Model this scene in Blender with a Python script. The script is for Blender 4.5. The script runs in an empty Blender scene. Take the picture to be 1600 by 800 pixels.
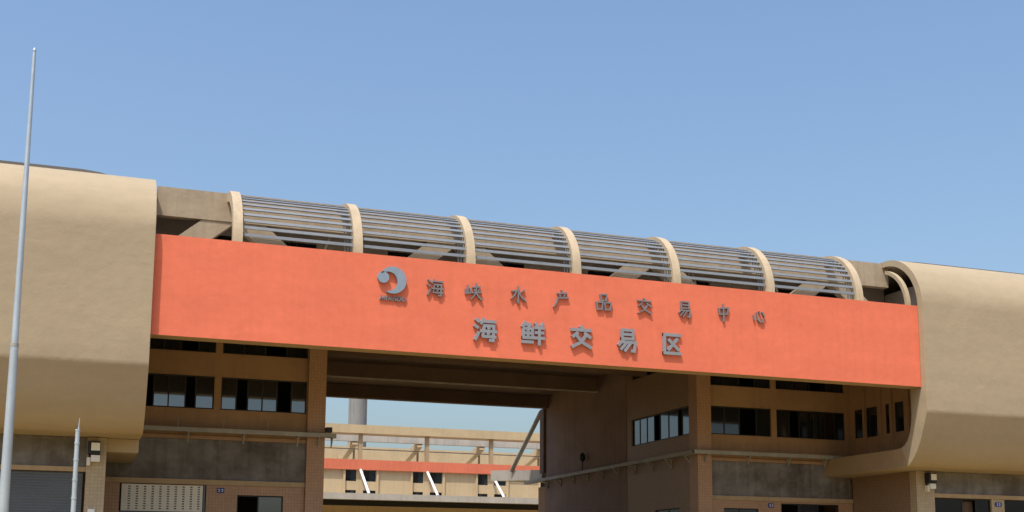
import bpy, math, random
from mathutils import Vector, Matrix, noise
random.seed(7)
scene = bpy.context.scene
COL = scene.collection

# ------------------------------------------------------------------ camera
cam_d = bpy.data.cameras.new("camera")
cam = bpy.data.objects.new("camera", cam_d)
COL.objects.link(cam)
scene.camera = cam
cam_d.sensor_fit = 'HORIZONTAL'
cam_d.sensor_width = 36.0
cam_d.lens = 36.0 * 1928.8 / 1600.0
cam_d.shift_y = 0.125            # the photograph keeps the upper part of a taller frame
cam_d.clip_start = 0.1
cam_d.clip_end = 3000
cam.matrix_world = Matrix(((0.93985, -0.05736, -0.33674, 0.0),
                           (-0.34153, -0.13990, -0.92940, -47.63),
                           (0.00620, 0.98850, -0.15107, 1.60),
                           (0, 0, 0, 1)))

# ------------------------------------------------------------------ light
SUN_EL = math.radians(64)
SUN_AZ = math.radians(45)        # to the left of the facade normal
sx = -math.sin(SUN_AZ) * math.cos(SUN_EL)
sy = -math.cos(SUN_AZ) * math.cos(SUN_EL)
sz = math.sin(SUN_EL)
world = bpy.data.worlds.new("World")
scene.world = world
world.use_nodes = True
wn = world.node_tree.nodes
wl = world.node_tree.links
for n in list(wn):
    wn.remove(n)
sky = wn.new("ShaderNodeTexSky")
sky.sky_type = 'NISHITA'
sky.sun_disc = False
sky.sun_elevation = SUN_EL
sky.sun_rotation = math.atan2(sx, sy)
sky.altitude = 0
sky.air_density = 1.4
sky.dust_density = 4.0
sky.ozone_density = 6.0
bg = wn.new("ShaderNodeBackground")
bg.inputs["Strength"].default_value = 0.14
wo = wn.new("ShaderNodeOutputWorld")
wl.new(sky.outputs[0], bg.inputs[0])
wl.new(bg.outputs[0], wo.inputs[0])

sun_d = bpy.data.lights.new("sun", 'SUN')
sun_d.energy = 3.4
sun_d.angle = math.radians(0.53)
sun_d.color = (1.0, 0.955, 0.88)
sun = bpy.data.objects.new("sun", sun_d)
COL.objects.link(sun)
sun.location = (-40, -40, 80)
sun.rotation_euler = Vector((sx, sy, sz)).to_track_quat('Z', 'Y').to_euler()

vs = scene.view_settings
vs.view_transform = 'Standard'
vs.look = 'None'
vs.exposure = 0.42
vs.gamma = 1.0
vs.use_curve_mapping = False


# ------------------------------------------------------------------ materials
def srgb(r, g, b):
    def f(c):
        c /= 255.0
        return c / 12.92 if c <= 0.04045 else ((c + 0.055) / 1.055) ** 2.4
    return (f(r), f(g), f(b), 1.0)


def mul(c, k):
    return (min(1, c[0] * k), min(1, c[1] * k), min(1, c[2] * k), 1.0)


def material(name, color, rough=0.8, var=0.12, scale=(0.6, 0.6, 0.6), bump=0.0, bump_scale=6.0,
             metallic=0.0, spec=0.3, fine=0.05, streak=0.0, stain=None, tile=None, glossy=0.0):
    m = bpy.data.materials.new(name)
    m.use_nodes = True
    nt = m.node_tree
    N, L = nt.nodes, nt.links
    for n in list(N):
        N.remove(n)
    out = N.new("ShaderNodeOutputMaterial")
    p = N.new("ShaderNodeBsdfPrincipled")
    p.inputs["Roughness"].default_value = rough
    p.inputs["Metallic"].default_value = metallic
    p.inputs["Specular IOR Level"].default_value = spec
    geo = N.new("ShaderNodeNewGeometry")
    mp = N.new("ShaderNodeMapping")
    mp.inputs["Scale"].default_value = scale
    L.new(geo.outputs["Position"], mp.inputs["Vector"])
    no = N.new("ShaderNodeTexNoise")
    no.inputs["Scale"].default_value = 1.0
    no.inputs["Detail"].default_value = 6.0
    no.inputs["Roughness"].default_value = 0.62
    L.new(mp.outputs[0], no.inputs["Vector"])
    mr = N.new("ShaderNodeMapRange")
    mr.inputs[1].default_value = 0.3
    mr.inputs[2].default_value = 0.7
    mr.inputs[3].default_value = 1.0 - var
    mr.inputs[4].default_value = 1.0 + var
    L.new(no.outputs["Fac"], mr.inputs[0])
    n2 = N.new("ShaderNodeTexNoise")
    n2.inputs["Scale"].default_value = bump_scale
    n2.inputs["Detail"].default_value = 5.0
    L.new(geo.outputs["Position"], n2.inputs["Vector"])
    mr2 = N.new("ShaderNodeMapRange")
    mr2.inputs[1].default_value = 0.25
    mr2.inputs[2].default_value = 0.75
    mr2.inputs[3].default_value = 1.0 - fine
    mr2.inputs[4].default_value = 1.0 + fine
    L.new(n2.outputs["Fac"], mr2.inputs[0])
    mm = N.new("ShaderNodeMath")
    mm.operation = 'MULTIPLY'
    L.new(mr.outputs[0], mm.inputs[0])
    L.new(mr2.outputs[0], mm.inputs[1])
    last = mm.outputs[0]
    if streak > 0:
        ms = N.new("ShaderNodeMapping")
        ms.inputs["Scale"].default_value = (3.2, 3.2, 0.22)
        L.new(geo.outputs["Position"], ms.inputs["Vector"])
        ns = N.new("ShaderNodeTexNoise")
        ns.inputs["Scale"].default_value = 1.0
        ns.inputs["Detail"].default_value = 4.0
        L.new(ms.outputs[0], ns.inputs["Vector"])
        mrs = N.new("ShaderNodeMapRange")
        mrs.inputs[1].default_value = 0.45
        mrs.inputs[2].default_value = 0.72
        mrs.inputs[3].default_value = 1.0
        mrs.inputs[4].default_value = 1.0 - streak
        L.new(ns.outputs["Fac"], mrs.inputs[0])
        m3 = N.new("ShaderNodeMath")
        m3.operation = 'MULTIPLY'
        L.new(last, m3.inputs[0])
        L.new(mrs.outputs[0], m3.inputs[1])
        last = m3.outputs[0]
    src = None
    if tile:
        sp = N.new("ShaderNodeSeparateXYZ")
        L.new(geo.outputs["Position"], sp.inputs[0])
        ad = N.new("ShaderNodeMath")
        ad.operation = 'ADD'
        L.new(sp.outputs[0], ad.inputs[0])
        L.new(sp.outputs[1], ad.inputs[1])
        cb = N.new("ShaderNodeCombineXYZ")
        L.new(ad.outputs[0], cb.inputs[0])
        L.new(sp.outputs[2], cb.inputs[1])
        br = N.new("ShaderNodeTexBrick")
        br.offset = 0.0
        br.inputs["Scale"].default_value = 1.0
        br.inputs["Brick Width"].default_value = tile[0]
        br.inputs["Row Height"].default_value = tile[1]
        br.inputs["Mortar Size"].default_value = tile[2]
        br.inputs["Mortar Smooth"].default_value = 0.3
        br.inputs["Color1"].default_value = color
        br.inputs["Color2"].default_value = mul(color, 0.88)
        br.inputs["Mortar"].default_value = mul(color, tile[3])
        L.new(cb.outputs[0], br.inputs["Vector"])
        src = br.outputs["Color"]
    elif stain:
        nst = N.new("ShaderNodeTexNoise")
        nst.inputs["Scale"].default_value = 0.55
        nst.inputs["Detail"].default_value = 8.0
        nst.inputs["Roughness"].default_value = 0.7
        L.new(geo.outputs["Position"], nst.inputs["Vector"])
        cr = N.new("ShaderNodeValToRGB")
        cr.color_ramp.elements[0].position = 0.40
        cr.color_ramp.elements[0].color = color
        cr.color_ramp.elements[1].position = 0.62
        cr.color_ramp.elements[1].color = stain
        L.new(nst.outputs["Fac"], cr.inputs[0])
        src = cr.outputs[0]
    vm = N.new("ShaderNodeVectorMath")
    vm.operation = 'SCALE'
    if src:
        L.new(src, vm.inputs[0])
    else:
        vm.inputs[0].default_value = color[:3]
    L.new(last, vm.inputs["Scale"])
    L.new(vm.outputs[0], p.inputs["Base Color"])
    if bump > 0:
        nb = N.new("ShaderNodeTexNoise")
        nb.inputs["Scale"].default_value = bump_scale
        nb.inputs["Detail"].default_value = 7.0
        nb.inputs["Roughness"].default_value = 0.6
        L.new(geo.outputs["Position"], nb.inputs["Vector"])
        b = N.new("ShaderNodeBump")
        b.inputs["Strength"].default_value = 1.0
        b.inputs["Distance"].default_value = bump
        L.new(nb.outputs["Fac"], b.inputs["Height"])
        L.new(b.outputs[0], p.inputs["Normal"])
    if glossy > 0:
        g = N.new("ShaderNodeBsdfGlossy")
        g.inputs["Roughness"].default_value = 0.03
        g.inputs["Color"].default_value = (0.82, 0.88, 0.95, 1)
        mx = N.new("ShaderNodeMixShader")
        mx.inputs[0].default_value = glossy
        L.new(p.outputs[0], mx.inputs[1])
        L.new(g.outputs[0], mx.inputs[2])
        L.new(mx.outputs[0], out.inputs[0])
    else:
        L.new(p.outputs[0], out.inputs[0])
    return m


M = {}
M['shell'] = material('tan plaster', (0.367, 0.287, 0.187, 1), 0.85, 0.07, (0.10, 0.5, 0.8), 0.02, 2.2, fine=0.035)
M['endcap'] = material('ochre lower end face', (0.33, 0.225, 0.125, 1), 0.85, 0.10, (0.5, 0.5, 0.5), 0.006, 6.0)  # darker and browner than the shell, for the bottom run of its end faces
M['tan'] = material('tan painted concrete', (0.385, 0.275, 0.16, 1), 0.85, 0.10, (0.5, 0.5, 0.5), 0.008, 7.0, streak=0.10)
M['rib'] = material('light tan paint', (0.46, 0.36, 0.24, 1), 0.8, 0.08, (1, 1, 1), 0.006, 8.0, streak=0.12)
M['beam'] = material('weathered tan concrete', (0.40, 0.31, 0.21, 1), 0.9, 0.14, (0.5, 1, 1), 0.01, 6.0, streak=0.18)
M['orange'] = material('orange paint', (0.725, 0.170, 0.090, 1), 0.75, 0.07, (0.35, 0.5, 0.8), 0.012, 3.0, fine=0.04, streak=0.05)
M['orange2'] = material('faded orange paint', (0.62, 0.16, 0.085, 1), 0.8, 0.08, (0.3, 0.5, 0.5), streak=0.08)
M['wall'] = material('ochre render', (0.325, 0.20, 0.115, 1), 0.85, 0.12, (0.4, 0.4, 0.6), 0.006, 5.0, streak=0.12)
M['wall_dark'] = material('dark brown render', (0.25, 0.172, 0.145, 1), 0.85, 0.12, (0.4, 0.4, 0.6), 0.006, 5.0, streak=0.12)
M['tile'] = material('ochre wall tiles', (0.40, 0.24, 0.148, 1), 0.5, 0.08, (0.7, 0.7, 0.7), tile=(0.14, 0.14, 0.011, 0.72))
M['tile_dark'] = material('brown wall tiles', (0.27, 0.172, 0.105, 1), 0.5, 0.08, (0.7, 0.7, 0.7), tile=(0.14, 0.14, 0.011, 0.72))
M['far_tan'] = material('sun bleached tan render', (0.50, 0.375, 0.22, 1), 0.85, 0.08, (0.5, 0.5, 0.5), streak=0.08)
M['tile_pale'] = material('pale wall tiles', (0.42, 0.33, 0.215, 1), 0.5, 0.08, (0.7, 0.7, 0.7), tile=(0.14, 0.14, 0.011, 0.72))
M['concrete'] = material('stained bare concrete', (0.20, 0.188, 0.178, 1), 0.95, 0.22, (0.7, 0.7, 1.2), 0.01, 5.0,
                         streak=0.25, stain=(0.115, 0.10, 0.09, 1))
M['slab'] = material('pale slab concrete', (0.42, 0.38, 0.32, 1), 0.9, 0.14, (0.6, 0.6, 0.6), 0.01, 6.0, streak=0.15)
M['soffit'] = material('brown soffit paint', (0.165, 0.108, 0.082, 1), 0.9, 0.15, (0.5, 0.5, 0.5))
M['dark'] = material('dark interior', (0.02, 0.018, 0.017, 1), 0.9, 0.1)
M['clerestory'] = material('grey clerestory cladding', (0.36, 0.31, 0.275, 1), 0.6, 0.2, (0.5, 0.5, 0.5))
M['frame'] = material('dark window frame', (0.022, 0.022, 0.022, 1), 0.5, 0.1)
M['glass'] = material('tinted window glass', (0.012, 0.015, 0.018, 1), 0.1, 0.1, glossy=0.17, fine=0.0)
M['glass_dark'] = material('dim window glass', (0.010, 0.013, 0.017, 1), 0.1, 0.1, glossy=0.06, fine=0.0)
M['glass_black'] = material('black shop glass', (0.008, 0.008, 0.01, 1), 0.15, 0.1, glossy=0.012, fine=0.0)
M['glass_teal'] = material('teal tinted glass', (0.02, 0.035, 0.04, 1), 0.15, 0.1, glossy=0.05, fine=0.0)
M['slat'] = material('grey painted steel slat', (0.195, 0.21, 0.23, 1), 0.55, 0.08, (2, 2, 2), metallic=0.1)
M['tray'] = material('galvanised cable tray', (0.30, 0.28, 0.245, 1), 0.6, 0.18, (1.2, 1.2, 1.2), metallic=0.1)
M['steel'] = material('grey brushed steel', (0.265, 0.265, 0.28, 1), 0.5, 0.06, (2, 2, 2), metallic=0.15, spec=0.4)
M['steel_dark'] = material('dull grey steel', (0.20, 0.185, 0.19, 1), 0.55, 0.06, (2, 2, 2), metallic=0.1)
M['steel_blue'] = material('bluish brushed steel', (0.25, 0.31, 0.37, 1), 0.45, 0.06, (2, 2, 2), metallic=0.15)
M['pole'] = material('galvanised pole', (0.46, 0.50, 0.52, 1), 0.38, 0.10, (1, 1, 0.8), metallic=0.45, spec=0.5)
M['mast'] = material('bright aluminium mast', (0.50, 0.55, 0.58, 1), 0.3, 0.08, (2, 2, 2), metallic=0.5, spec=0.5)
M['white'] = material('white enamel', (0.74, 0.73, 0.70, 1), 0.5, 0.05)
M['black'] = material('black housing', (0.018, 0.018, 0.02, 1), 0.5, 0.1)
M['cream'] = material('cream louvre panel', (0.66, 0.62, 0.53, 1), 0.6, 0.06)
M['shutter'] = material('blue grey roller shutter', (0.10, 0.115, 0.135, 1), 0.5, 0.1)
M['blue'] = material('blue number plate', (0.02, 0.04, 0.22, 1), 0.4, 0.05)
M['roof'] = material('dark roof sheet', (0.13, 0.115, 0.10, 1), 0.6, 0.1)
M['grey_tower'] = material('grey cement tower', (0.26, 0.25, 0.235, 1), 0.85, 0.12, (0.4, 0.4, 0.4), streak=0.2)
M['ground'] = material('sunlit concrete yard', (0.28, 0.20, 0.080, 1), 0.9, 0.12, (0.1, 0.1, 0.1))
M['curtain'] = material('brown curtain', (0.12, 0.075, 0.05, 1), 0.9, 0.3, (3, 3, 0.3))
M['curtain_green'] = material('dull green curtain', (0.05, 0.075, 0.055, 1), 0.9, 0.3, (3, 3, 0.3))
M['whitish'] = material('whitewashed fascia', (0.50, 0.46, 0.40, 1), 0.85, 0.1, (0.5, 0.5, 0.5), streak=0.2)

# ------------------------------------------------------------------ building helpers
WL = {}


class MB:
    def __init__(s):
        s.v, s.f, s.sm, s.mi = [], [], [], []

    def add(s, verts, faces, smooth=False, mi=0):
        o = len(s.v)
        s.v += [tuple(p) for p in verts]
        for f in faces:
            s.f.append(tuple(i + o for i in f))
            s.sm.append(smooth)
            s.mi.append(mi)
        return s

    def box(s, x0, x1, y0, y1, z0, z1, mi=0):
        v = [(x0, y0, z0), (x1, y0, z0), (x1, y1, z0), (x0, y1, z0), (x0, y0, z1), (x1, y0, z1), (x1, y1, z1), (x0, y1, z1)]
        return s.add(v, [(0, 3, 2, 1), (4, 5, 6, 7), (0, 1, 5, 4), (1, 2, 6, 5), (2, 3, 7, 6), (3, 0, 4, 7)], mi=mi)

    def bar(s, p, q, w, h, side=(1, 0, 0)):
        p, q = Vector(p), Vector(q)
        d = (q - p).normalized()
        a = Vector(side)
        a = (a - d * a.dot(d)).normalized() * w / 2
        b = d.cross(a).normalized() * h / 2
        v = [p - a - b, p + a - b, p + a + b, p - a + b, q - a - b, q + a - b, q + a + b, q - a + b]
        return s.add(v, [(0, 3, 2, 1), (4, 5, 6, 7), (0, 1, 5, 4), (1, 2, 6, 5), (2, 3, 7, 6), (3, 0, 4, 7)])

    def tube(s, pts, radii, n=12):
        rings = []
        for i, p in enumerate(pts):
            p = Vector(p)
            d = (Vector(pts[min(i + 1, len(pts) - 1)]) - Vector(pts[max(i - 1, 0)])).normalized()
            a = d.orthogonal().normalized()
            b = d.cross(a)
            rings.append([p + (a * math.cos(t) + b * math.sin(t)) * radii[i] for t in [2 * math.pi * k / n for k in range(n)]])
        v = [q for r in rings for q in r]
        f = []
        for i in range(len(pts) - 1):
            for k in range(n):
                f.append((i * n + k, i * n + (k + 1) % n, (i + 1) * n + (k + 1) % n, (i + 1) * n + k))
        s.add(v, f, True)
        s.add(rings[0], [tuple(reversed(range(n)))])
        s.add(rings[-1], [tuple(range(n))])
        return s

    def sweep_x(s, outer, inner, x0, x1, nx=1, wob=0.0, cap=0):
        """closed band between two (y, z) polylines of equal length, extruded along x"""
        n = len(outer)
        for line, flip in ((outer, False), (inner, True)):
            v, f = [], []
            for j in range(nx + 1):
                x = x0 + (x1 - x0) * j / nx
                for y, z in line:
                    d = wob * (noise.noise((x * 0.45, z * 0.9, y)) + 0.6 * noise.noise((x * 1.7, z * 1.9, y + 7))) if wob and 0 < j < nx else 0.0
                    v.append((x, y + d, z + d * 0.4))
            for j in range(nx):
                for i in range(n - 1):
                    q = (j * n + i, j * n + i + 1, (j + 1) * n + i + 1, (j + 1) * n + i)
                    f.append(q if flip else tuple(reversed(q)))
            s.add(v, f, True)
        for x, flip in ((x0, False), (x1, True)):
            v = [(x, y, z) for y, z in outer] + [(x, y, z) for y, z in inner]
            for i in range(n - 1):
                q = (i, i + 1, n + i + 1, n + i)
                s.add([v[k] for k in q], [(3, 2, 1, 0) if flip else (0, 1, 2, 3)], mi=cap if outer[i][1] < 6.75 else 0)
        for i in (0, n - 1):
            a, b = outer[i], inner[i]
            q = [(x0, a[0], a[1]), (x1, a[0], a[1]), (x1, b[0], b[1]), (x0, b[0], b[1])]
            s.add(q, [(0, 1, 2, 3) if i else (3, 2, 1, 0)])
        return s

    def build(s, name, mat, parent=None, label=None):
        xs = [p[0] for p in s.v]
        ys = [p[1] for p in s.v]
        zs = [p[2] for p in s.v]
        c = Vector(((min(xs) + max(xs)) / 2, (min(ys) + max(ys)) / 2, min(zs)))
        me = bpy.data.meshes.new(name)
        me.from_pydata([tuple(Vector(p) - c) for p in s.v], [], s.f)
        for m in (mat if isinstance(mat, (list, tuple)) else [mat]):
            me.materials.append(M[m])
        me.polygons.foreach_set("use_smooth", s.sm)
        me.polygons.foreach_set("material_index", s.mi)
        me.update()
        return place(name, me, c, parent, label)


def place(name, me, c, parent=None, label=None):
    o = bpy.data.objects.new(name, me)
    COL.objects.link(o)
    c = Vector(c)
    if parent is not None:
        o.parent = parent
        o.location = c - WL[parent.name]
    else:
        o.location = c
    WL[o.name] = c
    if label:
        o["label"] = label
    return o


def thing(name, label, cat, loc, group=None):
    o = place(name, None, loc)
    o.empty_display_size = 0.3
    return tag(o, label, cat, group)


def tag(o, label, cat, group=None):
    o["label"] = label
    o["category"] = cat
    if group:
        o["group"] = group
    return o


def wall_y(name, mat, parent, x0, x1, z0, z1, y, t, holes=()):
    """wall facing -Y with rectangular openings (xa, xb, za, zb) and real reveals"""
    return _wall(name, mat, parent, x0, x1, z0, z1, t, holes, lambda u, d, z: (u, y + d, z), False)


def wall_x(name, mat, parent, y0, y1, z0, z1, x, t, holes=()):
    """wall facing -X"""
    return _wall(name, mat, parent, y0, y1, z0, z1, t, holes, lambda u, d, z: (x + d, u, z), True)


def _wall(name, mat, parent, u0, u1, z0, z1, t, holes, P, flip):
    us = sorted({u0, u1} | {min(max(h[k], u0), u1) for h in holes for k in (0, 1)})
    zs = sorted({z0, z1} | {min(max(h[k], z0), z1) for h in holes for k in (2, 3)})

    def solid(i, j):
        if i < 0 or j < 0 or i >= len(us) - 1 or j >= len(zs) - 1:
            return False
        cu, cz = (us[i] + us[i + 1]) / 2, (zs[j] + zs[j + 1]) / 2
        return not any(h[0] < cu < h[1] and h[2] < cz < h[3] for h in holes)
    mb = MB()

    def quad(a, b, c, d):
        q = [P(*a), P(*b), P(*c), P(*d)]
        mb.add(q, [(3, 2, 1, 0) if flip else (0, 1, 2, 3)])
    for i in range(len(us) - 1):
        for j in range(len(zs) - 1):
            if not solid(i, j):
                continue
            a, b, c, d = us[i], us[i + 1], zs[j], zs[j + 1]
            quad((a, 0, c), (b, 0, c), (b, 0, d), (a, 0, d))
            quad((b, t, c), (a, t, c), (a, t, d), (b, t, d))
            if not solid(i - 1, j):
                quad((a, t, c), (a, 0, c), (a, 0, d), (a, t, d))
            if not solid(i + 1, j):
                quad((b, 0, c), (b, t, c), (b, t, d), (b, 0, d))
            if not solid(i, j - 1):
                quad((a, t, c), (b, t, c), (b, 0, c), (a, 0, c))
            if not solid(i, j + 1):
                quad((a, 0, d), (b, 0, d), (b, t, d), (a, t, d))
    return mb.build(name, mat, parent)


def window(parent, axis, u0, u1, z0, z1, plane, sashes, inset=0.08, bar=0.045, transom=None, name='window'):
    """frame mesh is the window part; every glazed sash is a pane child. sashes: (ua, ub, material or None = slid open)"""
    if axis == 'Y':
        B = lambda m, a, b, c, d, e, f: m.box(a, b, plane + c, plane + d, e, f)
    else:
        B = lambda m, a, b, c, d, e, f: m.box(plane + c, plane + d, a, b, e, f)
    m = MB()
    B(m, u0, u1, inset, inset + 0.07, z0, z0 + bar)
    B(m, u0, u1, inset, inset + 0.07, z1 - bar, z1)
    B(m, u0, u0 + bar, inset, inset + 0.07, z0 + bar, z1 - bar)
    B(m, u1 - bar, u1, inset, inset + 0.07, z0 + bar, z1 - bar)
    if transom:
        B(m, u0 + bar, u1 - bar, inset, inset + 0.07, transom, transom + 0.04)
    edges = sorted({e for s in sashes for e in s[:2] if u0 + 0.1 < e < u1 - 0.1})
    for e in edges:
        B(m, e - bar / 2, e + bar / 2, inset + 0.005, inset + 0.065, z0 + bar, z1 - bar)
    w = m.build(name, 'frame', parent)
    for ua, ub, mt in sashes:
        if mt is None:
            continue
        tilt = 0.0
        g = MB()
        B(g, ua + 0.02, ub - 0.02, inset + 0.03 + tilt, inset + 0.042 + tilt, z0 + bar, z1 - bar)
        g.build('pane', mt, w)
    return w


# ------------------------------------------------------------------ ground
g = MB().box(-700, 800, -600, 900, -0.5, 0.0).build('ground', 'ground')
g["kind"] = "structure"

# ------------------------------------------------------------------ market building
XC = 20.3
hall = thing('market_building', 'tan market hall with orange banner wall, curved shell wings and louvred arches',
             'building', (XC, 8.0, 0.0))
XL, XR = 2.73, 37.84             # inner ends of the two shells
ZB0, ZB1 = 10.40, 14.31          # banner


def shell_profile(off_front, off_top, z_bot, steps=22):
    pts = []
    if z_bot == 'outer':
        pts += [(9.0, 6.70), (5.0, 6.70), (1.9, 6.71), (1.42, 6.725), (1.28, 6.76), (1.02, 6.95), (0.78, 7.18), (0.56, 7.46), (0.37, 7.77),
                (0.20, 8.12), (0.06, 8.46), (-0.06, 8.74), (-0.145, 8.96), (-0.205, 9.10), (-0.24, 9.20), (-0.25, 9.32)]
        pts += [(-0.25, z) for z in (10.5, 11.8, 13.0, 13.8)]
        r, cy, cz = 2.75, 2.5, 14.3
        for i in range(steps + 1):
            a = math.pi / 2 * i / steps
            pts.append((cy - r * math.cos(a), cz + r * math.sin(a)))
        pts += [(4.5, 17.06), (9.0, 17.06)]
    else:
        pts += [(9.0, 7.62), (5.0, 7.62), (2.4, 7.62), (1.85, 7.63), (1.65, 7.66), (1.48, 7.73), (1.30, 7.86), (1.16, 8.02), (1.05, 8.2),
                (0.97, 8.4), (0.91, 8.6), (0.86, 8.8), (0.83, 9.0), (0.815, 9.16), (0.805, 9.30), (0.80, 9.45)]
        pts += [(0.80, z) for z in (10.5, 11.8)] + [(0.45, 13.0), (0.10, 13.8)]
        r, cy, cz = 2.47, 2.5, 14.3
        for i in range(steps + 1):
            a = math.pi / 2 * i / steps
            pts.append((cy - r * math.cos(a), cz + r * math.sin(a)))
        pts += [(4.5, 16.78), (9.0, 16.78)]
    return pts


OUT = [(y - 0.07 if y < 4 else y, z) for y, z in shell_profile(0, 0, 'outer')]
INN = shell_profile(0, 0, 'inner')
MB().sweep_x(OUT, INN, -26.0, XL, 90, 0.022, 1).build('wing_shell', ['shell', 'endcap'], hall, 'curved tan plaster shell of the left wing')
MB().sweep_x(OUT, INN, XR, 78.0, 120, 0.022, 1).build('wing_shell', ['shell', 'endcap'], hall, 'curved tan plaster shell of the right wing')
# roofs rising behind the shells
for xa, xb, sgn in ((-26.0, 1.6, 1), (40.6, 78.0, -1)):
    m = MB()
    pr = [(xa, 18.36), (xb - 1.6, 18.42), (xb - 0.9, 18.36), (xb, 18.18)] if sgn > 0 else \
         [(xa, 18.15), (xa + 0.9, 18.28), (xa + 2.2, 18.33), (xb, 18.34)]
    v = [(x, 6.0, z) for x, z in pr] + [(x, 28.5, z) for x, z in pr]
    n = len(pr)
    v += [(x, 6.0, 17.1) for x, z in pr] + [(x, 28.5, 17.1) for x, z in pr]
    f = []
    for i in range(n - 1):
        f += [(i, i + 1, n + i + 1, n + i), (2 * n + i, 2 * n + i + 1, i + 1, i), (n + i, n + i + 1, 3 * n + i + 1, 3 * n + i)]
    f += [(0, n, 3 * n, 2 * n), (n - 1, 3 * n - 1, 4 * n - 1, 2 * n - 1)]
    m.add(v, f).build('wing_roof', 'roof', hall)

# orange banner wall
m = MB().box(2.5, 37.82, 0.0, 0.8, ZB0, ZB1)
m.mi = [1, 1, 0, 1, 1, 1]
m.build('banner_wall', ['orange', 'tan'], hall, 'long bright orange banner wall')

# arched ribs and steel slats
RIBX = [5.85 + 4.795 * i for i in range(7)]
RC, RR = (2.76, 14.31), 2.72


def arc(r, a0, a1, n, c=RC):
    return [(c[0] - r * math.cos(a), c[1] + r * math.sin(a)) for a in [math.radians(a0 + (a1 - a0) * i / n) for i in range(n + 1)]]


rib_me = None
for x in RIBX:
    if rib_me is None:
        o = MB().sweep_x(arc(RR, 0, 90, 20), arc(RR - 0.42, 0, 90, 20), x - 0.185, x + 0.185).build('rib', 'rib', hall)
        rib_me, z_rib, y_rib = o.data, WL[o.name].z, WL[o.name].y
    else:
        o = place('rib', rib_me, (x, y_rib, z_rib), hall)
    if x == RIBX[0]:
        continue
    b = MB()
    for k in range(10):
        a = math.radians(8 + 7.35 * k)
        yy, zz = RC[0] - 2.50 * math.cos(a), RC[1] + 2.50 * math.sin(a)
        for dx in (-0.52, -0.40, -0.28):
            b.box(x + dx, x + dx + 0.035, yy - 0.02, yy + 0.02, zz - 0.24, zz - 0.02)
    b.build('slat_bracket', 'slat', o)["kind"] = "stuff"
slat_me = {}
for i in range(6):
    xa, xb = RIBX[i] + 0.187, RIBX[i + 1] - 0.187
    for k in range(10):
        a = math.radians(8 + 7.35 * k)
        yy, zz = RC[0] - 2.55 * math.cos(a), RC[1] + 2.55 * math.sin(a)
        if k not in slat_me:
            t = Vector((0, math.sin(a), math.cos(a)))
            o = MB().bar((xa, yy, zz), (xb, yy, zz), 0.125, 0.045, t).build('slat', 'slat', hall)
            slat_me[k] = (o.data, WL[o.name].copy())
        else:
            me, c = slat_me[k]
            place('slat', me, (c.x + (RIBX[i] - RIBX[0]), c.y, c.z), hall)
# small inner arches at the shells
for x in (37.42,):
    MB().sweep_x(arc(2.16, 0, 74, 18, (2.27, 14.28)), arc(1.99, 0, 74, 18, (2.27, 14.28)), x - 0.11, x + 0.11).build('end_arch', 'shell', hall)

for xk, s in ((9.6, 1), (16.3, -1), (26.9, 1), (28.1, -1), (32.6, -1)):
    MB().tube([(xk, 3.4, 14.2), (xk + s * 0.75, 3.4, 16.5)], [0.05, 0.05], 8).build('tie_rod', 'whitish', hall)
# fascia beam carrying the arches, raking struts, roof and clerestory behind them
MB().box(2.9, 38.2, 2.62, 3.02, 15.80, 17.0).build('fascia_beam', 'beam', hall)
for i in (0, 2, 4, 6):
    x = RIBX[i] + 0.15
    for s in (-1, 1):
        if i == 6 and s == 1:
            pass
        ya, yb = 2.66, 3.1
        pts = [(x + s * 0.02, 16.1), (x + s * 1.15, 15.80), (x + s * 2.62, 14.32), (x + s * 1.55, 14.32)] if False else \
              [(x - s * 0.05, 15.79), (x + s * 1.30, 15.79), (x + s * 3.05, 14.32), (x + s * 1.75, 14.32)]
        v = [(px, ya, pz) for px, pz in pts] + [(px, yb, pz) for px, pz in pts]
        f = [(0, 1, 2, 3), (7, 6, 5, 4), (0, 4, 5, 1), (1, 5, 6, 2), (2, 6, 7, 3), (3, 7, 4, 0)]
        if s > 0:
            f = [tuple(reversed(q)) for q in f]
        MB().add(v, [tuple(reversed(q)) for q in f]).build('raking_strut', 'beam', hall)
MB().box(2.9, 38.2, 3.03, 29.0, 16.55, 16.9).build('roof_slab', 'beam', hall)
MB().box(1.02, 39.74, 0.81, 28.9, 13.36, 13.7, ).build('floor_slab', 'slab', hall)
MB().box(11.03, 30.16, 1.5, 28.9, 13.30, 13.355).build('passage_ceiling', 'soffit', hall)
ho = []
for x in (4.6, 8.2, 13.0, 17.9, 22.7, 27.6, 32.4, 35.3):
    ho.append((x, x + 1.6, 14.7, 15.75))
wall_y('clerestory_wall', 'clerestory', hall, 2.9, 39.4, 13.7, 16.55, 4.6, 0.2, ho)
for k, h in enumerate(ho):
    window(hall, 'Y', h[0], h[1], h[2], h[3], 4.6, [(h[0], (h[0] + h[1]) / 2, 'glass'), ((h[0] + h[1]) / 2, h[1], 'glass_dark' if k % 3 else None)])
MB().box(2.9, 38.2, 9.5, 9.6, 13.7, 16.55).build('interior_wall', 'dark', hall)

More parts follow.
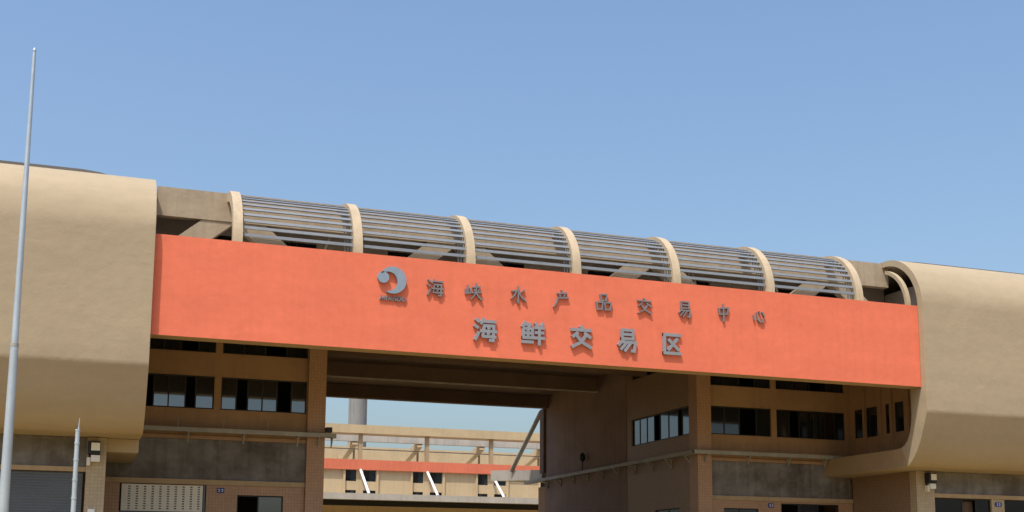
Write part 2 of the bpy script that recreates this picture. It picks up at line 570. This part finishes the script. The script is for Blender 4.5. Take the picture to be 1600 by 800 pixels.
# ---- recessed front walls either side of the passage (y = 8)
ZW0, ZW1, ZU0, ZU1 = 8.70, 10.18, 11.25, 12.6
left_low = [(3.10, 6.08), (6.38, 10.22)]
right_low = [(30.97, 34.65), (34.97, 39.2)]
holesL = [(a, b, ZW0, ZW1) for a, b in left_low] + [(a, b, ZU0, ZU1) for a, b in left_low]
holesR = [(a, b, ZW0, ZW1) for a, b in right_low] + [(a, b, ZU0, ZU1) for a, b in right_low]
wall_y('upper_wall', 'wall', hall, 1.2, 10.3, 7.36, 13.35, 8.1, 0.22, holesL)
wall_y('upper_wall', 'wall', hall, 30.9, 39.5, 7.36, 13.35, 8.1, 0.22, holesR)
G, D_, O_ = 'glass', 'glass_dark', None
window(hall, 'Y', 3.10, 6.08, ZW0, ZW1, 8.1, [(3.10, 3.48, O_), (3.48, 4.12, G), (4.12, 4.84, G), (4.84, 5.28, O_), (5.28, 6.08, G)], bar=0.06)
window(hall, 'Y', 6.38, 10.22, ZW0, ZW1, 8.1, [(6.38, 7.06, G), (7.06, 7.57, O_), (7.57, 8.22, G), (8.22, 8.88, G), (8.88, 9.53, O_), (9.53, 10.22, G)], bar=0.06)
window(hall, 'Y', 30.97, 34.65, ZW0, ZW1, 8.1, [(30.97, 31.9, D_), (31.9, 32.8, D_), (32.8, 33.8, O_), (33.8, 34.65, D_)], bar=0.06)
window(hall, 'Y', 34.97, 39.2, ZW0, ZW1, 8.1, [(34.97, 35.8, D_), (35.8, 36.4, O_), (36.4, 37.3, D_), (37.3, 38.0, D_), (38.0, 38.6, O_), (38.6, 39.2, D_)], bar=0.06)
for a, b in left_low + right_low:
    n = 4
    w = (b - a) / n
    window(hall, 'Y', a, b, ZU0, ZU1, 8.1, [(a + i * w, a + (i + 1) * w, None if i == 2 else D_) for i in range(n)], bar=0.06)
# rooms behind the openings
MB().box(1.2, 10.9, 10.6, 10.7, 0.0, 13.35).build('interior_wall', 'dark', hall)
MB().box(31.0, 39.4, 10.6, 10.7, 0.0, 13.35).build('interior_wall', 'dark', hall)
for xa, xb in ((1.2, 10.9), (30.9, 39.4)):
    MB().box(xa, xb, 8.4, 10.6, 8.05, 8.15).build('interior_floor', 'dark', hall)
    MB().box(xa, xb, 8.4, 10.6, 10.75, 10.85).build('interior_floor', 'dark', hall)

# columns
MB().box(10.25, 11.06, 7.85, 8.75, 0.0, 13.34).build('column', 'tile', hall)
MB().box(30.15, 30.95, 7.85, 8.75, 0.0, 13.34).build('column', 'tile', hall)

# sill band, bare concrete band, lintel band, ground floor walls
for xa, xb in ((1.2, 10.245), (30.955, 39.5)):
    MB().box(xa, xb, 8.02, 8.3, 7.34, 7.50).build('sill_band', 'wall', hall)
    MB().box(xa, xb, 8.14, 8.4, 5.56, 7.34).build('concrete_band', 'concrete', hall, 'stained bare concrete wall band')
    MB().box(xa, xb, 8.04, 8.4, 5.34, 5.56).build('lintel_band', 'tan', hall)
wall_y('ground_floor_wall', 'tile', hall, 1.2, 10.245, 0.0, 5.34, 8.1, 0.25, [(2.28, 5.92, 3.9, 5.33), (7.26, 9.3, 2.6, 4.93)])
wall_y('ground_floor_wall', 'tile', hall, 30.955, 39.5, 0.0, 5.34, 8.1, 0.25, [(31.74, 33.76, 2.6, 4.94), (35.11, 38.64, 0.0, 5.25)])
window(hall, 'Y', 7.26, 9.3, 2.6, 4.93, 8.1, [(7.26, 8.2, None), (8.2, 9.3, G)], bar=0.06)
window(hall, 'Y', 31.74, 33.76, 2.6, 4.94, 8.1, [(31.74, 32.7, D_), (32.7, 33.76, D_)], bar=0.06)
window(hall, 'Y', 35.11, 38.64, 0.0, 5.25, 8.1, [(35.11, 36.2, None), (36.2, 37.4, D_), (37.4, 38.64, None)], bar=0.06)
# perforated cream vent panel
m = MB()
hl = []
vp = wall_y('vent_panel', 'cream', hall, 2.36, 5.78, 4.14, 5.30, 8.16, 0.04,
            [(2.36 + 0.27 + 0.325 * c, 2.36 + 0.27 + 0.325 * c + 0.10, 4.22 + 0.105 * r + 0.004 * c, 4.22 + 0.105 * r + 0.004 * c + 0.045)
             for c in range(10) for r in range(10)])
MB().box(2.30, 5.9, 8.24, 8.26, 3.9, 5.32).build('vent_backing', 'dark', hall)
MB().box(5.80, 5.88, 8.12, 8.23, 3.9, 5.32).box(2.29, 5.80, 8.12, 8.23, 3.92, 4.12).build('vent_frame', 'shutter', hall)

# ---- passage
HP = [(8.82, 15.72, 8.72, 10.22), (9.3, 15.65, 12.5, 13.3), (10.0, 12.9, 2.9, 5.0)]
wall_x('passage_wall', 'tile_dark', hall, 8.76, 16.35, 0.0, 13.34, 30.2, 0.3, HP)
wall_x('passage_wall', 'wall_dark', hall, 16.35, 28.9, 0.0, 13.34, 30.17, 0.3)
ys = [8.82, 9.75, 10.2, 11.3, 12.3, 13.0, 13.9, 14.8, 15.72]
window(hall, 'X', 8.82, 15.72, 8.72, 10.22, 30.2, [(ys[i], ys[i + 1], None if i in (1, 4) else G) for i in range(8)], bar=0.07)
window(hall, 'X', 9.3, 15.65, 12.5, 13.3, 30.2, [(9.3, 12.4, D_), (12.4, 15.65, D_)], bar=0.07)
window(hall, 'X', 10.0, 12.9, 2.9, 5.0, 30.2, [(10.0, 11.4, D_), (11.4, 12.9, D_)], bar=0.07)
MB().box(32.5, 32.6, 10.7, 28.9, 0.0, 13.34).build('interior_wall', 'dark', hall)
MB().box(10.66, 11.02, 8.76, 28.9, 0.0, 13.34).build('passage_wall', 'wall', hall)
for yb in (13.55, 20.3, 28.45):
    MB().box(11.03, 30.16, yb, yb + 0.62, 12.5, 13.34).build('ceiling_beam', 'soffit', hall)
    if yb == 20.3:
        MB().box(11.04, 30.15, yb - 0.02, yb + 0.16, 12.43, 12.497).build('lit_edge_strip', 'whitish', hall)  # pale strip added to draw the lit line along the beam's lower edge
    if yb < 28:
        for xk in (15.2, 20.2, 25.2):
            MB().bar((xk, yb + 0.7, 12.62), (xk + 0.5, yb + 1.5, 12.95), 0.12, 0.10).build('knee_bracket', 'tan', hall)
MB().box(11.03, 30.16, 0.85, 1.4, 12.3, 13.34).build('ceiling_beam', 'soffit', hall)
# rear corner: downpipe board, canopy slab and its tie
MB().box(30.0, 30.45, 28.92, 29.6, 8.2, 12.5).build('rear_pier', 'soffit', hall)
v = [(30.2, 29.7, 7.75), (36.5, 29.7, 7.75), (36.5, 40.3, 8.42), (30.2, 40.3, 8.42), (30.2, 29.7, 8.45), (36.5, 29.7, 8.45), (36.5, 40.3, 9.2), (30.2, 40.3, 9.2)]
MB().add(v, [(0, 3, 2, 1), (4, 5, 6, 7), (0, 1, 5, 4), (1, 2, 6, 5), (2, 3, 7, 6), (3, 0, 4, 7)]).build('rear_canopy', 'slab', hall)
MB().tube([(30.15, 29.8, 12.35), (30.15, 35.5, 8.84)], [0.16, 0.16], 10).build('canopy_tie', 'tray', hall)
MB().box(30.18, 31.0, 28.95, 30.3, 5.6, 7.3).build('rear_corbel', 'wall', hall)
MB().box(30.5, 41.0, 28.6, 28.9, 0.0, 16.5).build('rear_wall', 'wall', hall)

# ---- wings: end walls, ground floor under the shells
side = [(3.55, 4.28, 8.76, 10.28), (4.62, 5.02, 8.76, 10.28), (5.72, 6.66, 8.72, 10.28), (6.80, 7.68, 8.76, 10.28)]
wall_x('wing_end_wall', 'wall', hall, 0.95, 8.08, 7.63, 13.34, 39.5, 0.25, side)
for s in side:
    window(hall, 'X', s[0], s[1], s[2], s[3], 39.5, [(s[0], s[1], D_)], bar=0.05, inset=0.05)
for yy in (4.45, 5.35, 6.72, 3.1):
    MB().box(39.38, 39.5, yy - 0.09, yy + 0.09, 7.63, 13.3).build('wing_end_fin', 'wall', hall)
MB().box(1.0, 1.2, 0.95, 8.09, 7.63, 13.34).build('wing_end_wall', 'wall', hall)
wall_x('wing_lower_wall', 'tile_dark', hall, 3.37, 8.08, 0.0, 6.69, 39.52, 0.25)
wall_x('clerestory_wall', 'clerestory', hall, 1.0, 4.58, 13.71, 15.9, 39.42, 0.15)
MB().box(1.22, XL - 0.03, 3.0, 8.08, 6.18, 6.69).build('soffit_beam', 'shell', hall)

YW = 2.9
MB().box(0.78, 1.50, YW - 0.08, YW + 0.5, 0.0, 6.69).build('pilaster', 'tile_pale', hall)
MB().box(39.52, 40.58, YW - 0.08, YW + 0.44, 0.0, 6.69).build('pilaster', 'tile_pale', hall)
MB().box(-26.0, 0.775, YW + 0.02, YW + 0.3, 5.54, 6.69).build('concrete_band', 'concrete', hall)
MB().box(-26.0, 0.775, YW - 0.05, YW + 0.3, 5.36, 5.54).build('lintel_band', 'tan', hall)
MB().box(40.585, 78.0, YW + 0.02, YW + 0.3, 5.62, 6.69).build('concrete_band', 'concrete', hall)
MB().box(40.585, 78.0, YW - 0.05, YW + 0.3, 5.42, 5.62).build('lintel_band', 'tan', hall)
# left wing: roller shutters of separate slats
xs0 = 0.70
for b in range(4):
    xa, xb = xs0 - 5.4 * (b + 1) + 0.6, xs0 - 5.4 * b
    MB().box(xa - 0.6 + 0.005, xa, YW, YW + 0.3, 0.0, 5.355).build('pier', 'tile_pale', hall)
    rs = MB()
    for k in range(26):
        z = 5.34 - 0.11 * (k + 1)
        v = [(xa + 0.02, YW + 0.10, z), (xb - 0.02, YW + 0.10, z), (xb - 0.02, YW + 0.075, z + 0.05), (xa + 0.02, YW + 0.075, z + 0.05),
             (xa + 0.02, YW + 0.10, z + 0.105), (xb - 0.02, YW + 0.10, z + 0.105)]
        rs.add(v, [(0, 1, 2, 3), (3, 2, 5, 4)])
    rs.box(xa + 0.02, xb - 0.02, YW + 0.11, YW + 0.14, 0.0, 5.34)
    sh = rs.build('roller_shutter', 'shutter', hall)
# right wing: dark shop openings with curtains
for xa, xb in ((40.62, 44.12), (44.92, 48.6), (49.4, 53.0), (53.8, 57.4)):
    MB().box(xb + 0.002, xb + 0.798, YW, YW + 0.3, 0.0, 5.415).build('pier', 'tile_pale', hall)
    window(hall, 'Y', xa, xb, 0.2, 5.40, YW, [(xa, xa + 1.75, 'glass_black'), (xa + 1.75, xa + 2.6, None), (xa + 2.6, xb, 'glass_black')], inset=0.10, bar=0.06)
    cu = MB()
    n = 14
    for i in range(n):
        x0, x1 = xa + 1.75 + i * 0.06, xa + 1.75 + (i + 1) * 0.06
        y0, y1 = YW + 0.35 + 0.04 * (i % 2), YW + 0.35 + 0.04 * ((i + 1) % 2)
        cu.add([(x0, y0, 0.3), (x1, y1, 0.3), (x1, y1, 5.3), (x0, y0, 5.3)], [(0, 1, 2, 3)])
    cu.build('curtain', 'curtain', hall)
MB().box(40.6, 60.0, 5.6, 5.7, 0.0, 6.6).build('interior_wall', 'dark', hall)
MB().box(-26, 0.7, 5.6, 5.7, 0.0, 6.6).build('interior_wall', 'dark', hall)
# bodies of the wings behind the shells (close the volumes)
MB().box(39.9, 78.0, 9.0, 28.5, 0.0, 17.0).build('wing_body', 'wall', hall)
MB().box(-26.0, 0.9, 9.0, 28.5, 0.0, 17.0).build('wing_body', 'wall', hall)
MB().box(1.0, 10.6, 12.0, 28.9, 0.0, 13.3).build('block_body', 'wall', hall)

# ------------------------------------------------------------------ cable trays
TZ0, TZ1 = 7.60, 7.79


def bracket(parent, p, axis):
    m = MB()
    x, y, z = p
    if axis == 'Y':      # fixed on a wall facing -Y, arm runs in y
        m.box(x - 0.03, x + 0.03, y, y + 0.32, z - 0.06, z)
        m.bar((x, y + 0.04, z - 0.06), (x, y + 0.30, z - 0.38), 0.05, 0.05)
        m.box(x - 0.025, x + 0.025, y + 0.27, y + 0.32, z - 0.42, z - 0.06)
    else:
        m.box(x, x + 0.42, y - 0.03, y + 0.03, z - 0.06, z)
        m.bar((x + 0.04, y, z - 0.06), (x + 0.38, y, z - 0.45), 0.05, 0.05, (0, 1, 0))
        m.box(x + 0.36, x + 0.42, y - 0.025, y + 0.025, z - 0.5, z - 0.06)
    return m.build('bracket', 'tray', parent)


t = thing('cable_tray', 'grey metal cable tray running under the left windows past the column', 'cable tray', (6.8, 7.7, TZ0), 'cable trays')
MB().box(2.0, 11.52, 7.52, 7.83, TZ0, TZ0 + 0.03).box(2.0, 11.52, 7.52, 7.545, TZ0 + 0.03, TZ1).box(2.0, 11.52, 7.805, 7.83, TZ0 + 0.03, TZ1).build('tray_channel', 'tray', t)
for x in (2.6, 5.0, 7.4, 9.8, 10.75, 11.35):
    bracket(t, (x, 7.52, TZ0 - 0.003), 'Y')
for x in (4.55, 6.5, 8.45):
    MB().tube([(x, 7.68, TZ0 + 0.03), (x, 7.68, 8.25)], [0.018, 0.018], 6).build('hanger_rod', 'tray', t)
MB().box(11.08, 11.34, 7.6, 7.95, 7.85, 8.08).build('junction_box', 'black', t)
t = thing('cable_tray', 'grey cable tray on brackets along the passage wall and under the right windows', 'cable tray', (30.0, 8.0, TZ0), 'cable trays')
m = MB()
m.box(29.75, 38.6, 7.45, 7.76, TZ0, TZ0 + 0.03).box(29.75, 38.6, 7.45, 7.475, TZ0 + 0.03, TZ1)
m.box(29.75, 30.05, 7.765, 32.0, TZ0, TZ0 + 0.03).box(29.75, 29.775, 7.765, 32.0, TZ0 + 0.03, TZ1)
m.build('tray_channel', 'tray', t)
for k in range(10):
    bracket(t, (29.76, 8.6 + 2.2 * k, TZ0 - 0.003), 'X')
for x in (30.55, 33.0, 35.4, 37.6):
    bracket(t, (x, 7.5, TZ0 - 0.003), 'Y')
MB().tube([(32.6, 7.62, TZ0 + 0.03), (32.6, 7.62, 8.2)], [0.018, 0.018], 6).build('hanger_rod', 'tray', t)

# dark lamp on a stalk above the passage tray
t = thing('passage_lamp', 'small dark round lamp on a thin stalk on the passage wall tray', 'lamp', (29.9, 22.1, 7.8))
MB().tube([(29.9, 22.1, 7.64), (29.9, 22.1, 8.42)], [0.035, 0.035], 8).build('stalk', 'black', t)
MB().tube([(29.9, 22.1, 8.40), (29.9, 22.1, 8.5), (29.9, 22.1, 8.75), (29.9, 22.1, 8.9)], [0.08, 0.18, 0.18, 0.09], 14).build('lamp_head', 'black', t)

# ------------------------------------------------------------------ lettering on the banner
def seg(mb, p, q, w0, w1, depth, e0, e1):
    p, q = Vector(p), Vector(q)
    d = (q - p).normalized()
    n = Vector((-d.y, d.x))
    p = p - d * e0
    q = q + d * e1
    c = [p - n * w0 / 2, q - n * w1 / 2, q + n * w1 / 2, p + n * w0 / 2]
    v = [(a.x, -depth, a.y) for a in c] + [(a.x, -0.004, a.y) for a in c]
    mb.add(v, [(0, 1, 2, 3), (7, 6, 5, 4), (0, 4, 5, 1), (1, 5, 6, 2), (2, 6, 7, 3), (3, 7, 4, 0)])


def character(parent, strokes, cx, cz, w, h, sw, depth, name='character', brush=False, slant=0.0, mat='steel'):
    mb = MB()
    k = 0
    for st in strokes:
        pts = [(cx + (x - 0.5) * w + slant * (z - 0.5) * h, cz + (z - 0.5) * h) for x, z in st]
        n = len(pts) - 1
        for i in range(n):
            k += 1
            if brush:
                f0 = 1.0 - 0.45 * i / max(1, n)
                f1 = 0.55 if (i == n - 1 and pts[-1][1] < pts[0][1] and pts[-1][0] < pts[0][0]) else 1.05
                w0, w1 = sw * (0.75 if i == 0 else f0), sw * f1
            else:
                w0 = w1 = sw
            seg(mb, pts[i], pts[i + 1], w0, w1, depth + 0.0012 * k, sw * 0.5 if i > 0 else sw * 0.1, sw * 0.5 if i < n - 1 else sw * 0.1)
    return mb.build(name, mat, parent)


HAI = [[(.08, .96), (.24, .83)], [(.02, .68), (.19, .56)], [(.05, .03), (.22, .38)], [(.43, 1.0), (.31, .74)], [(.38, .87), (.98, .87)],
       [(.46, .70), (.39, .20)], [(.44, .68), (.88, .68), (.85, .04), (.68, .04)], [(.28, .44), (1.02, .44)], [(.36, .20), (.98, .20)],
       [(.62, .62), (.68, .54)], [(.60, .37), (.66, .29)]]
XIAN = [[(.16, 1.0), (.0, .76)], [(.10, .88), (.36, .88), (.28, .76)], [(.05, .70), (.46, .70), (.46, .29), (.05, .29), (.05, .70)],
        [(.05, .495), (.46, .495)], [(.255, .70), (.255, .29)], [(-.02, .10), (.50, .10)], [(.60, .98), (.68, .84)], [(.96, .98), (.86, .84)],
        [(.55, .76), (1.0, .76)], [(.57, .54), (.98, .54)], [(.53, .30), (1.02, .30)], [(.77, .76), (.77, -.02)]]
JIAO = [[(.46, 1.0), (.55, .89)], [(.02, .82), (.98, .82)], [(.34, .70), (.08, .48)], [(.64, .70), (.94, .48)],
        [(.70, .58), (.52, .28), (.05, .03)], [(.28, .56), (.50, .28), (.96, .03)]]
YI = [[(.22, .98), (.80, .98), (.80, .58), (.22, .58), (.22, .98)], [(.22, .78), (.80, .78)], [(.30, .54), (.02, .26)],
      [(.20, .42), (.92, .42), (.86, .02), (.70, .03)], [(.47, .42), (.14, .07)], [(.69, .42), (.34, .0)]]
QU = [[(.98, .92), (.08, .92), (.08, .06), (1.0, .06)], [(.80, .76), (.27, .20)], [(.30, .70), (.86, .22)]]
XIA = [[(.15, .88), (.15, .38)], [(.01, .64), (.03, .36), (.31, .42)], [(.30, .68), (.29, .38)], [(.44, .76), (.92, .82)], [(.52, .66), (.58, .56)],
       [(.88, .70), (.77, .55)], [(.36, .43), (1.0, .50)], [(.68, 1.02), (.66, .44), (.34, .02)], [(.68, .42), (.82, .20), (1.02, .04)]]
SHUI = [[(.5, 1.02), (.5, .02), (.40, .14)], [(.06, .70), (.38, .74), (.26, .46), (.04, .22)], [(.90, .84), (.58, .60)], [(.54, .62), (.72, .34), (1.0, .14)]]
CHAN = [[(.52, 1.04), (.58, .90)], [(.24, .80), (.88, .86)], [(.40, .74), (.45, .62)], [(.74, .78), (.64, .62)], [(.24, .52), (.98, .58)],
        [(.28, .53), (.21, .25), (.0, -.06)]]
PIN = [[(.30, .98), (.72, 1.0), (.66, .62), (.34, .60), (.30, .98)], [(.04, .48), (.44, .50), (.40, .06), (.10, .04), (.04, .48)],
       [(.56, .48), (1.0, .50), (.94, .06), (.62, .04), (.56, .48)]]
ZHONG = [[(.14, .74), (.90, .80), (.82, .40), (.20, .36), (.14, .74)], [(.50, 1.06), (.51, -.10)]]
XIN = [[(.06, .56), (.12, .24)], [(.34, .74), (.42, .28), (.62, .14), (.86, .18), (.88, .36)], [(.52, .84), (.62, .64)], [(.80, .80), (1.0, .52)]]

t = thing('sign_lettering', 'upper row of nine small grey brush-style metal characters on the orange banner', 'sign', (21.5, -0.02, 12.75))
for st, cx, cz in ((HAI, 13.85, 13.13), (XIA, 15.51, 13.10), (SHUI, 17.49, 13.13), (CHAN, 19.43, 13.13), (PIN, 21.40, 13.13), (JIAO, 23.35, 13.12),
                   (YI, 25.32, 13.13), (ZHONG, 27.25, 13.15), (XIN, 29.06, 13.10)):
    s_ = 0.6 if st is XIN else (0.62 if st in (YI, ZHONG) else 0.70)
    character(t, st, cx, cz, s_, 0.70, 0.072, 0.09, brush=True, mat='steel_dark')
t = thing('sign_lettering', 'lower row of five big bold grey metal characters on the orange banner', 'sign', (20.35, -0.02, 11.0))
for st, cx in ((HAI, 16.03), (XIAN, 18.16), (JIAO, 20.35), (YI, 22.51), (QU, 24.66)):
    character(t, st, cx, 11.53, 0.98 if st not in (YI, QU) else 0.88, 0.95, 0.128 if st not in (QU, JIAO) else 0.14, 0.11)
# emblem
t = thing('company_emblem', 'round grey metal crescent and ball emblem with small italic lettering beneath', 'emblem', (12.05, -0.02, 12.4))
cxx, czz, ro = 12.06, 13.28, 0.56
n = 40
out_, in_ = [], []
for i in range(n + 1):
    s_ = i / n
    a = math.radians(152 - 270 * s_)
    th = 0.37 * (math.sin(math.pi * min(1, s_ * 0.97 + 0.015)) ** 0.9) + 0.01
    out_.append((cxx + ro * math.cos(a), czz + ro * math.sin(a)))
    in_.append((cxx + (ro - th) * math.cos(a), czz + (ro - th) * math.sin(a)))
mb = MB()
for A, B, fl in ((out_, in_, 0),):
    v = [(x, -0.14, z) for x, z in A] + [(x, -0.14, z) for x, z in B] + [(x, -0.004, z) for x, z in A] + [(x, -0.004, z) for x, z in B]
    N1 = n + 1
    f = []
    for i in range(n):
        f += [(i, i + 1, N1 + i + 1, N1 + i), (2 * N1 + i, 2 * N1 + i + 1, i + 1, i), (N1 + i, N1 + i + 1, 3 * N1 + i + 1, 3 * N1 + i)]
    f += [(0, N1, 3 * N1, 2 * N1), (n, 2 * N1 + n, 3 * N1 + n, N1 + n)]
    mb.add(v, f)
mb.build('crescent', 'steel_blue', t)
MB().tube([(11.66, -0.004, 13.37), (11.66, -0.14, 13.37)], [0.235, 0.235], 28).build('ball', 'steel_blue', t)
LET = {'M': [[(.0, .0), (.05, 1.0), (.5, .3), (.95, 1.0), (1.0, .0)]], 'A': [[(.0, .0), (.5, 1.0), (1.0, .0)], [(.22, .36), (.78, .36)]],
       'I': [[(.5, .0), (.5, 1.0)]],
       'N': [[(.0, .0), (.0, 1.0), (1.0, .0), (1.0, 1.0)]], 'D': [[(.0, .0), (.0, 1.0), (.7, .95), (1.0, .5), (.7, .05), (.0, .0)]],
       'U': [[(.0, 1.0), (.05, .1), (.5, .0), (.95, .1), (1.0, 1.0)]]}
x = 11.58
for ch in 'MIANDU':
    wch = {'M': 0.16, 'I': 0.04}.get(ch, 0.13)
    character(t, LET[ch], x + wch / 2, 12.53, wch, 0.17, 0.038, 0.07, name='letter', slant=0.3, mat='steel_dark')
    x += wch + 0.062

# ------------------------------------------------------------------ small fittings
def number_plate(label, x, y, z, w=0.32, h=0.22):
    t = thing('number_plate', label, 'number plate', (x, y, z), 'blue number plates')
    MB().box(x - w / 2, x + w / 2, y - 0.025, y, z - h / 2, z + h / 2).build('plate', 'blue', t)
    b = MB()
    for dx in (-0.07, 0.07):
        b.box(x + dx - 0.035, x + dx + 0.035, y - 0.03, y - 0.0255, z - 0.055, z - 0.03)
        b.box(x + dx - 0.035, x + dx + 0.035, y - 0.03, y - 0.0255, z + 0.03, z + 0.055)
        b.box(x + dx + 0.012, x + dx + 0.035, y - 0.03, y - 0.0255, z - 0.03, z + 0.03)
    b.build('digits', 'white', t)


number_plate('small blue number plate beside the perforated vent panel', 6.53, 8.095, 5.11)
number_plate('small blue number plate between the right ground floor openings', 34.5, 8.095, 5.12)
number_plate('small blue number plate on the pier under the right shell', 44.52, 2.895, 5.16, 0.4, 0.2)


def wall_floodlight(label, x, yf, ztop):
    """x: left edge of the housing, yf: face of the pilaster"""
    t = thing('wall_floodlight', label, 'floodlight', (x + 0.25, yf, ztop - 0.9), 'floodlights on the pilasters')
    MB().box(x, x + 0.46, yf - 0.34, yf - 0.02, ztop - 0.50, ztop).box(x + 0.05, x + 0.40, yf - 0.06, yf, ztop - 0.7, ztop - 0.5).build('housing', 'black', t)
    MB().box(x + 0.12, x + 0.44, yf - 0.365, yf - 0.341, ztop - 0.36, ztop - 0.06).build('lamp_glass', 'white', t)
    MB().box(x + 0.13, x + 0.46, yf - 0.26, yf - 0.01, ztop - 0.78, ztop - 0.53).build('ballast_box', 'white', t)
    MB().box(x - 0.02, x + 0.115, yf - 0.22, yf - 0.01, ztop - 0.93, ztop - 0.62).build('switch_box', 'cream', t)


wall_floodlight('black floodlight with white boxes on the pale pilaster under the left shell', 0.80, YW - 0.08, 6.52)
wall_floodlight('black floodlight with white boxes on the pilaster under the right shell', 40.02, YW - 0.08, 6.60)
t = MB().box(0.92, 1.18, YW - 0.24, YW - 0.085, 3.70, 3.92)
t.box(0.94, 1.16, YW - 0.26, YW - 0.241, 3.72, 3.90)
tag(t.build('meter_box', 'white'), 'small white meter box low on the left pale pilaster', 'meter box')

# ------------------------------------------------------------------ poles in front
t = thing('flagpole', 'tall tapered grey metal flagpole standing in front of the left wing', 'flagpole', (-1.14, -20.0, 0.0))
MB().tube([(-1.14, -20, 0.0), (-1.14, -20, 6.30)], [0.125, 0.082], 20).build('lower_shaft', 'pole', t)
MB().tube([(-1.14, -20, 6.26), (-1.14, -20, 9.4), (-1.14, -20, 12.78)], [0.074, 0.058, 0.036], 20).build('upper_shaft', 'pole', t)
MB().tube([(-1.14, -20, 6.24), (-1.14, -20, 6.31)], [0.088, 0.088], 20).build('collar', 'tray', t)
MB().tube([(-1.14, -20, 12.77), (-1.14, -20, 12.80), (-1.14, -20, 12.84), (-1.14, -20, 12.88)], [0.02, 0.038, 0.036, 0.012], 12).build('finial', 'pole', t)
MB().box(-1.34, -0.94, -20.2, -19.8, 0.0, 0.06).build('base_plate', 'tray', t)
t = thing('steel_mast', 'short shiny ringed metal mast with a thin spike before the left pilaster', 'mast', (0.29, -12.0, 0.0))
MB().tube([(0.30, -12, 0.0), (0.28, -12, 5.38)], [0.085, 0.06], 14).build('shaft', 'mast', t)
for z in (2.2, 3.0, 3.5, 4.0, 4.55, 5.0, 5.36):
    r = 0.095 - 0.0046 * z
    MB().tube([(0.30 - 0.004 * z, -12, z), (0.30 - 0.004 * z, -12, z + 0.045)], [r, r], 14).build('ring', 'mast', t)
MB().tube([(0.30, -12, 5.38), (0.31, -12, 5.72)], [0.02, 0.007], 8).build('spike', 'mast', t)

# ------------------------------------------------------------------ rear block across the yard
FY = 70.0
far = thing('rear_market_block', 'distant tan market block with thin orange band and tie-hung canopy seen through the passage',
            'building', (34.0, FY, 0.0))
PITCH = 6.73
bays = list(range(-2, 6))
PX = [26.98 + PITCH * k for k in bays]
holes = []
for px in PX:
    for a, b in ((px - 1.42, px - 0.36), (px + 0.34, px + 1.58)):
        holes += [(a, b, 10.27, 11.36), (a, b, 9.05, 9.40)]
wall_y('facade_wall', 'far_tan', far, 9.0, 66.0, 0.0, 11.38, FY, 0.3, holes)
MB().box(9.0, 66.0, FY + 1.2, FY + 1.3, 0.0, 11.3).build('interior_wall', 'dark', far)
for h in holes:
    window(far, 'Y', h[0], h[1], h[2], h[3], FY, [(h[0], (h[0] + h[1]) / 2, D_), ((h[0] + h[1]) / 2, h[1], 'glass_teal' if h[3] > 11 else D_)], inset=0.06, bar=0.05)
for px in PX:
    for e in (-1.56, 1.72):
        MB().box(px + e - 0.1, px + e + 0.1, FY - 0.18, FY - 0.003, 8.6, 11.38).build('wall_fin', 'far_tan', far)
    MB().box(px - 0.18, px + 0.18, FY - 0.1, FY + 0.3, 12.36, 14.9).build('post', 'tan', far)
    MB().tube([(px, FY - 0.1, 11.45), (px, FY - 4.0, 8.83)], [0.13, 0.13], 10).build('canopy_tie', 'white', far)
    xr = px + 0.25
    MB().bar((xr, FY + 3.7, 14.55), (xr, FY + 11.0, 12.9), 0.55, 0.7).build('raking_beam', 'far_tan', far)
    MB().box(xr + 0.32, xr + 0.5, FY + 5.8, FY + 6.0, 11.4, 14.3).build('prop', 'tan', far)
MB().box(9.0, 66.0, FY - 0.33, FY - 0.002, 11.381, 12.36).build('orange_band', 'orange2', far)
MB().box(9.0, 66.0, FY - 0.45, FY + 1.5, 14.92, 15.74).build('top_beam', 'far_tan', far)
MB().box(9.0, 66.0, FY + 3.6, FY + 4.2, 14.55, 15.7).build('fascia_beam', 'whitish', far)
MB().box(9.0, 66.0, FY + 12.0, FY + 12.4, 11.4, 14.85).build('rear_parapet', 'far_tan', far)
MB().tube([(9.0, FY + 2.0, 13.62), (66.0, FY + 2.0, 13.55)], [0.05, 0.05], 6).build('service_pipe', 'tray', far)
MB().box(9.0, 66.0, FY - 4.6, FY - 0.19, 8.28, 8.58).build('canopy_slab', 'slab', far)
MB().box(9.0, 66.0, FY - 5.0, FY - 4.602, 8.22, 8.80).build('canopy_edge', 'slab', far)
MB().box(9.0, 66.0, FY - 3.0, FY - 2.6, 7.75, 8.27).build('canopy_girder', 'black', far)
MB().box(9.0, 66.0, FY + 0.31, FY + 12.0, 11.0, 11.36).build('roof_slab', 'slab', far)

tw = MB().tube([(34.3, 104, 0.0), (34.3, 104, 32.0)], [1.16, 1.16], 28)
tag(tw.build('water_tower', 'grey_tower'), 'round grey cement tower rising behind the distant market block', 'tower')
